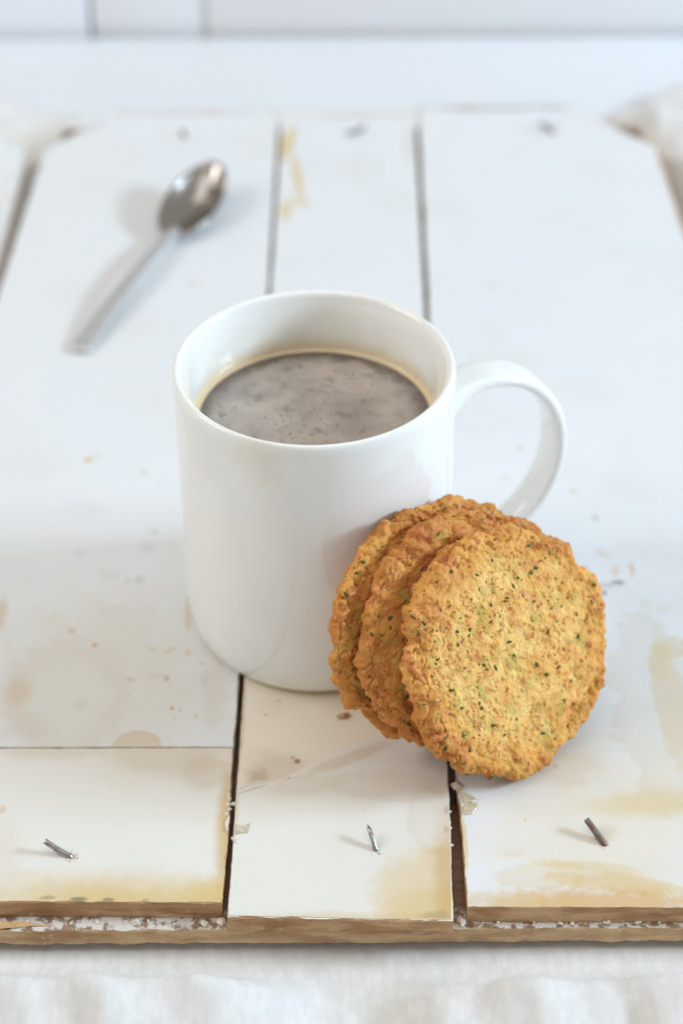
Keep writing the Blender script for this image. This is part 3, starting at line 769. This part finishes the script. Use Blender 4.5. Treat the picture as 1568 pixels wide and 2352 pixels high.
mesh_object('handle', V, F, M['porcelain'], mug)

coffee = empty('coffee', (0, 0, 60), 'dark coffee with thin greyish crema inside the white mug', 'coffee')
rr = np.concatenate([[0.4], np.linspace(2, 33.4, 26), [34.2, 34.8, 35.2, 35.36]])
zz_ = np.where(rr < 33.5, 76.0, 76.0 + (np.maximum(rr - 33.5, 0) / 1.86) ** 2 * 0.9)
V = np.concatenate([np.stack([r_ * np.cos(th), r_ * np.sin(th), np.full(SEG, z_)], -1) for r_, z_ in zip(rr, zz_)] + [np.stack([35.1 * np.cos(th), 35.1 * np.sin(th), np.full(SEG, 60.0)], -1)])
F = grid_faces(SEG, len(rr) + 1, True) + [list(range(SEG - 1, -1, -1)), list(range(len(V) - SEG, len(V)))]
mesh_object('liquid', V, F, M['coffee'], coffee)
bv, bf = [], []
for q in range(110):
    cx, cy = rng.normal(-6, 5), rng.normal(-3, 7)
    if q % 3 == 0: an, d_ = rng.random() * 6.28, 22 + 10 * rng.random(); cx, cy = d_ * math.cos(an), d_ * math.sin(an)
    if math.hypot(cx, cy) > 32.6: continue
    s = 0.10 + 0.24 * rng.random() ** 2
    n1 = len(bv)
    for lv, (k1, k2) in enumerate(((1, 0), (0.8, 0.45), (0.4, 0.75))):
        for w_ in range(8): bv.append((cx + s * k1 * math.cos(w_ * math.pi / 4), cy + s * k1 * math.sin(w_ * math.pi / 4), 75.99 + s * k2))
    bv.append((cx, cy, 75.99 + s * 0.85))
    bf += [[n1 + l * 8 + w_, n1 + l * 8 + (w_ + 1) % 8, n1 + (l + 1) * 8 + (w_ + 1) % 8, n1 + (l + 1) * 8 + w_] for l in range(2) for w_ in range(8)]
    bf += [[n1 + 16 + w_, n1 + 16 + (w_ + 1) % 8, n1 + 24] for w_ in range(8)]
tag(mesh_object('bubbles', bv, bf, M['bubble'], coffee), kind='stuff')

# ------------------------------------------------------------------ spoon
spoon = empty('spoon', (-64, 222, 0), 'steel dessert spoon lying bowl up on the board behind the mug', 'spoon')
p0 = np.array([-91.0, 147.0]); p1 = np.array([-46.0, 270.0])
ax = (p1 - p0) / np.linalg.norm(p1 - p0); pr = np.array([ax[1], -ax[0]]); LEN = np.linalg.norm(p1 - p0)
NECK = LEN - 47
V = []
NSH, NCH = 40, 14
for i in range(NSH):
    a = i / (NSH - 1); s = a * (NECK + 5)
    w = (4.3 - 2.0 * a ** 1.2) if a > 0.03 else 4.3 * (0.55 + 15 * a)
    t_ = 0.95 + 0.75 * a ** 3
    zc = 1.2 + 3.8 * math.sin(math.pi * min(1, a * 0.80)) ** 1.2 + 0.6 * a
    for j in range(NCH):
        b_ = j / NCH * 2 * math.pi
        q = p0 + ax * s + pr * (w * math.copysign(abs(math.cos(b_)) ** 0.7, math.cos(b_)))
        V.append((q[0], q[1], zc + t_ * math.sin(b_)))
F = [[i * NCH + j, (i + 1) * NCH + j, (i + 1) * NCH + (j + 1) % NCH, i * NCH + (j + 1) % NCH] for i in range(NSH - 1) for j in range(NCH)]
F += [list(range(NCH)), list(range(NSH * NCH - 1, (NSH - 1) * NCH - 1, -1))]
mesh_object('handle', V, F, M['brushed'], spoon)
cen = p0 + ax * (NECK + 24.5)
V = []; NT, NR = 72, 18
def bowl_pt(r_, a, lift):
    ca, sa = math.cos(a), math.sin(a)
    long_ = 22.5 if ca > 0 else 24.5
    wid = 11.8 * (1 - 0.10 * ca)
    q = cen + ax * (long_ * r_ * ca) + pr * (wid * r_ * sa)
    return (q[0], q[1], 0.35 + lift + 8.0 * r_ ** 2.0 + 4.6 * ca * r_ ** 2.0)
for k_ in range(NR):
    for a in np.arange(NT) / NT * 2 * math.pi: V.append(bowl_pt(max(0.02, k_ / (NR - 1)) * 0.985, a, 0.95))
for k_ in range(NR - 1, -1, -1):
    for a in np.arange(NT) / NT * 2 * math.pi: V.append(bowl_pt(max(0.02, k_ / (NR - 1)), a, 0.0))
F = grid_faces(NT, 2 * NR, True) + [list(range(NT - 1, -1, -1)), list(range(len(V) - NT, len(V)))]
mesh_object('bowl', V, F, M['steel'], spoon)

# ------------------------------------------------------------------ cookies
def cookie(label, centre, az, el, R, half, seed, n_theta, n_front, n_herb, n_red, n_salt, own_flecks, toast=0.0):
    a, e = math.radians(az), math.radians(el)
    n = np.array([math.cos(e) * math.sin(a), -math.cos(e) * math.cos(a), math.sin(e)])
    rt = np.cross([0, 0, 1.0], n); rt /= np.linalg.norm(rt); up = np.cross(n, rt)
    # rounded disc: from the middle of the face over the rim to the middle of the back
    s_front = np.linspace(0.004, 1, n_front)
    n_rim = max(24, n_front // 3)
    prof = [(s * (R - half * 0.9), half + 0.0 * s) for s in s_front]
    for q in range(1, n_rim + 1):
        b_ = q / n_rim * math.pi
        prof.append((R - half * 0.9 + half * 0.9 * math.sin(b_), half * math.cos(b_)))
    for s in np.linspace(1, 0.01, n_front // 6)[1:]: prof.append((s * (R - half * 0.9), -half))
    prof = np.array(prof)
    prof[:, 1] += np.where(prof[:, 1] > 0, 0.7 * (1 - (prof[:, 0] / R) ** 2), 0)
    T = np.arange(n_theta) / n_theta * 2 * math.pi
    base = np.concatenate([np.stack([r_ * np.cos(T), r_ * np.sin(T), np.full(n_theta, z_)], -1) for r_, z_ in prof])
    nrm_p = np.gradient(prof, axis=0); nrm_p = np.stack([-nrm_p[:, 1] * -1, nrm_p[:, 0] * -1], -1)
    nrm_p = np.stack([-np.gradient(prof[:, 1]), np.gradient(prof[:, 0])], -1)
    nrm_p /= np.linalg.norm(nrm_p, axis=1)[:, None] + 1e-9
    nr = np.repeat(nrm_p, n_theta, 0); tt = np.tile(T, len(prof))
    N = np.stack([nr[:, 0] * np.cos(tt), nr[:, 0] * np.sin(tt), nr[:, 1]], -1)
    rad = np.hypot(base[:, 0], base[:, 1]); rel = rad / R
    S = base + seed * 37.0
    # uneven outline: broad lobes, then knobs and fissures towards the rim
    ring_p = np.stack([np.cos(tt) * R + seed * 51, np.sin(tt) * R, np.zeros_like(tt)], -1)
    lobes = 1.5 * fbm(ring_p, 20, seed + 1, 3, 0.6) - 0.8 * smoothstep(0.42, 0.75, fbm(ring_p, 7, seed + 2, 2))
    rimw = smoothstep(0.72, 0.98, rel)
    f1, f2, idv = cells(S + 2.2 * np.stack([fbm(S, 4, seed + 61, 2), fbm(S, 4, seed + 62, 2), fbm(S, 4, seed + 63, 2)], -1), 6.2, seed + 5)
    h1, h2, idh = cells(S + 2.5 * np.stack([fbm(S, 5, seed + 64, 3), fbm(S, 5, seed + 65, 3), fbm(S, 5, seed + 66, 3)], -1), 3.3, seed + 15)
    pick = smoothstep(-0.35, 0.35, fbm(S, 10, seed + 67, 2))
    knob = pick * ((0.62 - f1) + 0.8 * (idv - 0.5)) + (1 - pick) * 0.7 * ((0.55 - h1) + 0.9 * (idh - 0.5)) + 0.35 * fbm(S, 6, seed + 68, 3)
    crack = 1 - smoothstep(0.0, 0.20, f2 - f1)
    crack *= smoothstep(-0.1, 0.55, fbm(S, 9, seed + 9, 2))
    g1, g2, idg = cells(S + 0.6 * np.stack([fbm(S, 2, seed + 71, 2), fbm(S, 2, seed + 72, 2), fbm(S, 2, seed + 73, 2)], -1), 2.0, seed + 25)
    fine = fbm(S, 1.1, seed + 40, 3, 0.6)
    mid = fbm(S, 3.2, seed + 30, 3, 0.5)
    broad = fbm(S, 11, seed + 20, 3)
    pits = -smoothstep(0.34, 0.62, fbm(S, 1.5, seed + 80, 3, 0.6))
    disp = (0.60 * broad + 0.55 * mid * (0.6 + 0.9 * rimw) + 0.22 * fine + 0.14 * (0.55 - g1)
            + 0.38 * pits + rimw * (1.0 * knob + 0.65 * fbm(S, 7.5, seed + 69, 3, 0.6) - 0.65 * crack) + (1 - rimw) * (0.22 * knob - 0.16 * crack))
    P = base + N * disp[:, None]
    P[:, :2] += (base[:, :2] / np.maximum(rad, 0.5)[:, None]) * (lobes * smoothstep(0.55, 1.0, rel) * 1.0)[:, None]
    # browning follows what stuck out in the oven; cracks and pits are darkened in the colour too; the dough varies from plain to herb green and tomato red
    brown = np.clip(0.13 + toast + 0.58 * smoothstep(0.55, 1.0, rel) + 0.30 * (broad * 0.5 + mid * 0.6) + 0.30 * rimw * knob + 0.55 * crack * rimw + 0.12 * -pits + 0.25 * fbm(S, 5, seed + 91, 3), 0, 1)
    brown = np.where(base[:, 2] < -half * 0.4, np.clip(brown + 0.25, 0, 1), brown)
    green = np.clip(smoothstep(0.08, 0.75, fbm(S, 4.2, seed + 92, 4, 0.6)) * (1 - 0.6 * rimw), 0, 1)
    red = smoothstep(0.25, 0.75, fbm(S, 3.0, seed + 93, 4, 0.6))
    ob = mesh_object('cookie', P, grid_faces(n_theta, len(prof), True) + [list(range(n_theta - 1, -1, -1)), list(range(len(P) - n_theta, len(P)))], M['dough'])
    ca = ob.data.color_attributes.new('bake', 'FLOAT_COLOR', 'POINT')
    ca.data.foreach_set('color', np.stack([brown, green, red, np.ones_like(red)], -1).astype(np.float32).ravel())
    mw = Matrix(((rt[0], up[0], n[0], centre[0] * MM), (rt[1], up[1], n[1], centre[1] * MM), (rt[2], up[2], n[2], centre[2] * MM), (0, 0, 0, 1)))
    # let it stand on the board: lowest point 0.2 mm into the paint
    low = (P @ np.array([rt[2], up[2], n[2]])).min() + centre[2]
    mw.translation = (centre[0] * MM, centre[1] * MM, (centre[2] - low - 0.15) * MM)
    ob.matrix_world = mw
    tag(ob, label, 'cookie', 'herb cookies leaning against the mug')
    # bits baked into the surface
    r2 = np.random.default_rng(seed + 500)
    vis = np.where((base[:, 2] > -half * 0.75) & (rel > 0.02))[0]
    wgt = np.maximum(rad[vis], 0.1) * np.where(base[vis, 2] < half * 0.98, 0.55, 1.0); wgt = wgt / wgt.sum()
    vn = np.zeros(len(P) * 3, dtype=np.float32); ob.data.vertices.foreach_get('normal', vn); vn = vn.reshape(-1, 3)
    Nm = N * 0.15 + vn * 0.85; Nm /= np.linalg.norm(Nm, axis=1)[:, None]
    def bit(idx, length, width, height, spin, proud, sides):
        nn = Nm[idx]; t1 = np.cross(nn, [0.3, 0.5, 0.8]); t1 /= np.linalg.norm(t1); t2 = np.cross(nn, t1)
        u = math.cos(spin) * t1 + math.sin(spin) * t2; w = np.cross(nn, u)
        c0 = P[idx] + nn * proud
        v = []
        for q in range(sides):
            an = q / sides * 2 * math.pi; k1 = 0.7 + 0.6 * r2.random()
            v.append(c0 + u * length * math.cos(an) * k1 + w * width * math.sin(an) * k1)
        v.append(c0 + nn * height); v.append(c0 - nn * height * 1.5)
        f_ = [[q, (q + 1) % sides, sides] for q in range(sides)] + [[(q + 1) % sides, q, sides + 1] for q in range(sides)]
        return v, f_
    def scatter(part, count, size, mat, own, proud, sides, stuff_name):
        ids = r2.choice(vis, count, replace=False, p=wgt)
        items = []
        for idx in ids:
            L = size[0] + (size[1] - size[0]) * r2.random() ** 3.2
            items.append((L, idx))
        items.sort(reverse=True)
        V_, F_ = [], []
        for q, (L, idx) in enumerate(items):
            v, f_ = bit(idx, L, L * (0.35 + 0.45 * r2.random()), L * 0.28, r2.random() * 6.28, proud * L, sides)
            if q < own:
                o_ = mesh_object(part, v, f_, mat, None, smooth=False); o_.parent = ob
            else:
                F_ += [[i_ + len(V_) for i_ in t_] for t_ in f_]; V_ += v
        if V_:
            o_ = mesh_object(stuff_name, V_, F_, mat, None, smooth=False); o_.parent = ob; tag(o_, kind='stuff')
    scatter('herb_fleck', n_herb, (0.16, 1.10), M['herb'], own_flecks, 0.08, 7, 'herb_flecks')
    scatter('tomato_bit', n_red, (0.22, 1.0), M['tomato'], own_flecks // 2, 0.0, 7, 'tomato_bits')
    scatter('salt_crystal', n_salt, (0.20, 0.48), M['salt'], 0, 0.12, 5, 'salt_crystals')
    return ob

n1v = np.array([math.cos(math.radians(28.5)) * math.sin(math.radians(37)), -math.cos(math.radians(28.5)) * math.cos(math.radians(37)), math.sin(math.radians(28.5))])
c1 = np.array([56.2, -57.2, 31.2]) - n1v * 3.2
cookie('front herb cookie in full view, its bottom edge over the gap between planks', c1, 37, 28.5, 35.9, 3.4, 3, 620, 190, 560, 120, 420, 60)
cookie('middle cookie sandwiched between the front one and the one touching the mug', (44.2, -47.4, 33.0), 38, 23.5, 36.4, 2.6, 8, 560, 150, 420, 90, 280, 40, 0.20)
cookie('rearmost cookie of the three, mostly hidden and touching the mug', (33.9, -44.0, 34.0), 39.5, 21.0, 36.3, 2.4, 14, 560, 150, 360, 80, 200, 30, 0.16)

crumb = blob('crumb', (7.9, -47.2, 0.25), (1.7, 0.9), M['tomato'], None, 77, 0.5, 3, 0.6, 0.3)
crumb.data.materials[0] = M['crumb']
tag(crumb, 'small reddish cookie crumb lying between the mug and the rearmost cookie', 'crumb')
